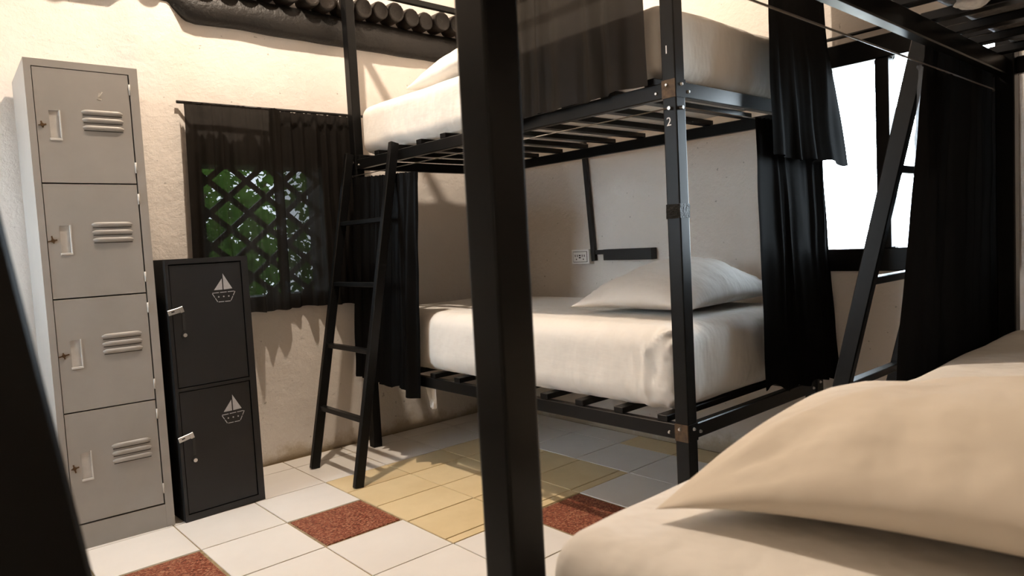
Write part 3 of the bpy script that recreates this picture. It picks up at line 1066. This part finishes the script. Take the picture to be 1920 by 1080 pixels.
def black_locker():
    kw, kd, H = 0.332, 0.30, 1.062
    t = thing('black_locker', 'short black locker with two sailboat doors beside the grey locker', 'locker', (0.8055, 2.9614, 0), 0.045)
    m = M['lblack']
    bm = bmesh.new()
    box(bm, 0, 0.012, 0, kd, 0, H)
    box(bm, kw - 0.012, kw, 0, kd, 0, H)
    box(bm, 0.012, kw - 0.012, kd - 0.01, kd, 0, H)
    box(bm, 0.012, kw - 0.012, 0, kd - 0.01, H - 0.02, H)
    box(bm, 0.012, kw - 0.012, 0, kd - 0.01, 0, 0.028)
    box(bm, 0.012, kw - 0.012, 0, kd - 0.01, 0.5305, 0.5435)
    box(bm, kw - 0.028, kw - 0.012, 0, 0.02, 0.028, 0.5305)
    box(bm, kw - 0.028, kw - 0.012, 0, 0.02, 0.5435, H - 0.02)
    obj('body', bm, m, t)
    for z0, z1 in ((0.031, 0.5275), (0.5465, 1.038)):
        dx0, dx1 = 0.0145, kw - 0.031
        bm = bmesh.new()
        box(bm, dx0, dx1, 0.003, 0.018, z0, z1)
        bevel_all(bm, 0.0015)
        door = obj('door', bm, m, t)
        zt = z1
        # sailboat stencil: two sails, hull outline in dashes, three portholes
        bm = bmesh.new()
        y0, y1 = 0.0024, 0.0032
        cx, hb = 0.222, zt - 0.112

        def P(pts):
            flat_poly(bm, pts, y0, y1)
        P([(cx + 0.002, hb), (cx + 0.002, hb + 0.067), (cx + 0.038, hb + 0.002)])
        P([(cx - 0.003, hb), (cx - 0.038, hb), (cx - 0.003, hb + 0.046)])
        hull = [(-0.047, -0.012), (0.049, -0.010), (0.028, -0.050), (-0.026, -0.050)]
        for a, b in zip(hull, hull[1:] + hull[:1]):
            A, B = Vector((cx + a[0], hb + a[1])), Vector((cx + b[0], hb + b[1]))
            n = 3 if (B - A).length > 0.07 else 2
            for q in range(n):
                p0, p1 = A.lerp(B, (q + 0.04) / n), A.lerp(B, (q + 0.88) / n)
                d = (p1 - p0).normalized()
                s = Vector((-d.y, d.x)) * 0.0014
                P([tuple(p0 + s), tuple(p1 + s), tuple(p1 - s), tuple(p0 - s)])
        for dx in (-0.021, 0.0, 0.021):
            P([(cx + dx + 0.0032 * math.cos(a * math.pi / 4), hb - 0.029 + 0.0032 * math.sin(a * math.pi / 4)) for a in range(8)])
        obj('sailboat_stencil', bm, M['stencil'], door, label='grey stencilled sailboat')
        # hasp across the door edge
        bm = bmesh.new()
        hz = zt - 0.182
        bar(bm, (-0.004, -0.004, hz - 0.007), (0.046, -0.004, hz + 0.004), 0.004, 0.021, (0, 0, 1))
        bar(bm, (0.040, -0.006, hz + 0.002), (0.054, -0.006, hz + 0.006), 0.006, 0.024, (0, 0, 1))
        bevel_all(bm, 0.001)
        hasp = obj('hasp', bm, M['chrome'], door, label='silver metal hasp')
        bm = bmesh.new()
        bar(bm, (0.008, -0.0065, hz - 0.004), (0.020, -0.0065, hz - 0.001), 0.0006, 0.005, (0, 0, 1))
        obj('hasp_slot', bm, M['plasticdark'], hasp)
        # sunken finger slot and round lock
        part_box('finger_slot', M['plasticdark'], door, 0.050, 0.061, 0.0015, 0.0032, zt - 0.262, zt - 0.196)
        bm = bmesh.new()
        rod(bm, (0.054, 0.004, zt - 0.282), (0.054, -0.003, zt - 0.282), 0.0125, 16, 0.012)
        lk = obj('round_lock', bm, m, door)
        bm = bmesh.new()
        rod(bm, (0.054, -0.003, zt - 0.282), (0.054, -0.006, zt - 0.282), 0.0078, 12)
        obj('lock_core', bm, M['chrome'], lk)
    return t


black_locker()

# ================================================================== wall outlet, conduit and wall bar
t = thing('wall_outlet', 'white double wall outlet beside the black conduit', 'outlet', (WX - 0.002, 2.651, 0.96))
part_box('backplate', M['plasticwhite'], t, -0.040, 0, -0.066, 0.066, -0.040, 0.040, 0.003)
part_box('face_gap', M['plasticdark'], t, -0.0408, -0.0400, -0.0525, 0.0525, -0.0295, 0.0295)
part_box('face', M['plasticwhite'], t, -0.043, -0.040, -0.050, 0.050, -0.027, 0.027, 0.001)
for a in (-0.026, 0.026):
    for b, c in ((-0.008, 0.010), (0.008, 0.010)):
        part_box('slot', M['plasticdark'], t, -0.0440, -0.0430, a + b - 0.002, a + b + 0.002, c - 0.010, c + 0.002)
    part_box('slot', M['plasticdark'], t, -0.0440, -0.0430, a - 0.003, a + 0.003, -0.017, -0.010)
for c in (-0.004, 0.008):
    part_box('button', M['plasticdark'], t, -0.0445, -0.0430, -0.006, 0.006, c - 0.004, c + 0.003)
bm = bmesh.new()
bar(bm, (WX - 0.018, 2.567, 0.935), (WX - 0.018, 2.612, 1.62), 0.026, 0.022, (1, 0, 0))
tag(obj('conduit', bm, M['wood_black'], None), 'black vertical cable conduit rising from the outlet', 'conduit')
t = thing('wall_bar', 'black rectangular bar on the wall right of the outlet', 'wall bar', (WX - 0.002, 2.16, 0.97))
part_box('bar', M['wood_black'], t, -0.045, 0, 0.0, 0.32, -0.032, 0.026, 0.002)
part_box('connector', M['wood_black'], t, -0.030, 0, 0.32, 0.389, 0.000, 0.024, 0.002)

# ================================================================== pendant bulb that lights the room (above the frame)
t = thing('pendant_bulb', 'bare warm bulb hanging from the ceiling above the lockers', 'lamp', tuple(LAMP_POS))
bm = bmesh.new()
prof = [(0.0, -0.045), (0.018, -0.041), (0.032, -0.028), (0.036, -0.010), (0.032, 0.010), (0.020, 0.032), (0.014, 0.045)]
n = 16
pr_ = None
for r, z in prof:
    ring = [bm.verts.new((max(r, 0.0005) * math.cos(2 * math.pi * a / n), max(r, 0.0005) * math.sin(2 * math.pi * a / n), z)) for a in range(n)]
    if pr_:
        for a in range(n):
            bm.faces.new((pr_[a], pr_[(a + 1) % n], ring[(a + 1) % n], ring[a]))
    pr_ = ring
obj('bulb', bm, M['bulb'], t, smooth=True)
bm = bmesh.new()
rod(bm, (0, 0, 0.045), (0, 0, 0.10), 0.019, 16)
obj('socket', bm, M['plasticdark'], t)
bm = bmesh.new()
rod(bm, (0, 0, 0.10), (0, 0, ZC - LAMP_POS.z - 0.02), 0.004, 8)
obj('cord', bm, M['plasticdark'], t)
bm = bmesh.new()
rod(bm, (0, 0, ZC - LAMP_POS.z - 0.02), (0, 0, ZC - LAMP_POS.z), 0.05, 20)
obj('ceiling_rose', bm, M['plasticwhite'], t)

# ================================================================== garden outside
gr = struct(part_box('ground_outside', M['earth'], None, -14, 16, -12, 16, -0.5, -0.2))


def shrub(label, cx, cy_, z0, rx, ry, h, n, seed, group, ls=0.07):
    rnd = random.Random(seed)
    t = thing('garden_shrub', label, 'shrub', (cx, cy_, z0), 0, group)
    bm = bmesh.new()
    for k in range(5):
        a = rnd.uniform(0, 6.28)
        rod(bm, (0.04 * math.cos(a), 0.04 * math.sin(a), 0), (rx * 0.6 * math.cos(a), ry * 0.6 * math.sin(a), h * rnd.uniform(0.6, 0.9)), 0.022, 6, 0.008)
    obj('stem', bm, M['stem'], t)
    bm = bmesh.new()
    for k in range(n):
        while True:
            p = Vector((rnd.uniform(-1, 1), rnd.uniform(-1, 1), rnd.uniform(-1, 1)))
            if 0.25 < p.length < 1:
                break
        c = Vector((p.x * rx, p.y * ry, h * 0.55 + p.z * h * 0.45))
        d = Vector((rnd.gauss(0, 1), rnd.gauss(0, 1), rnd.gauss(-0.3, 0.6))).normalized()
        s = d.orthogonal().normalized()
        s.rotate(Matrix.Rotation(rnd.uniform(0, 3.1), 3, d))
        l_, w_ = ls * rnd.uniform(0.7, 1.4), ls * 0.28
        a, b, e, f = c, c + d * l_ * 0.5 + s * w_, c + d * l_, c + d * l_ * 0.5 - s * w_
        bm.faces.new([bm.verts.new(q) for q in (a, b, e, f)])
    o = obj('foliage', bm, M['leaf'], t)
    o['kind'] = 'stuff'
    return t


G = 'green shrubs outside the lattice window'
shrub('leafy green shrub seen through the left of the lattice window', 1.35, 4.75, -0.2, 0.75, 0.5, 2.0, 5200, 1, G)
shrub('leafy green shrub seen through the right of the lattice window', 3.05, 4.95, -0.2, 0.8, 0.5, 2.1, 4200, 2, G)
shrub('tall green shrub standing farther behind the lattice window', 1.9, 6.1, -0.2, 1.4, 0.7, 2.9, 5000, 3, G, 0.1)
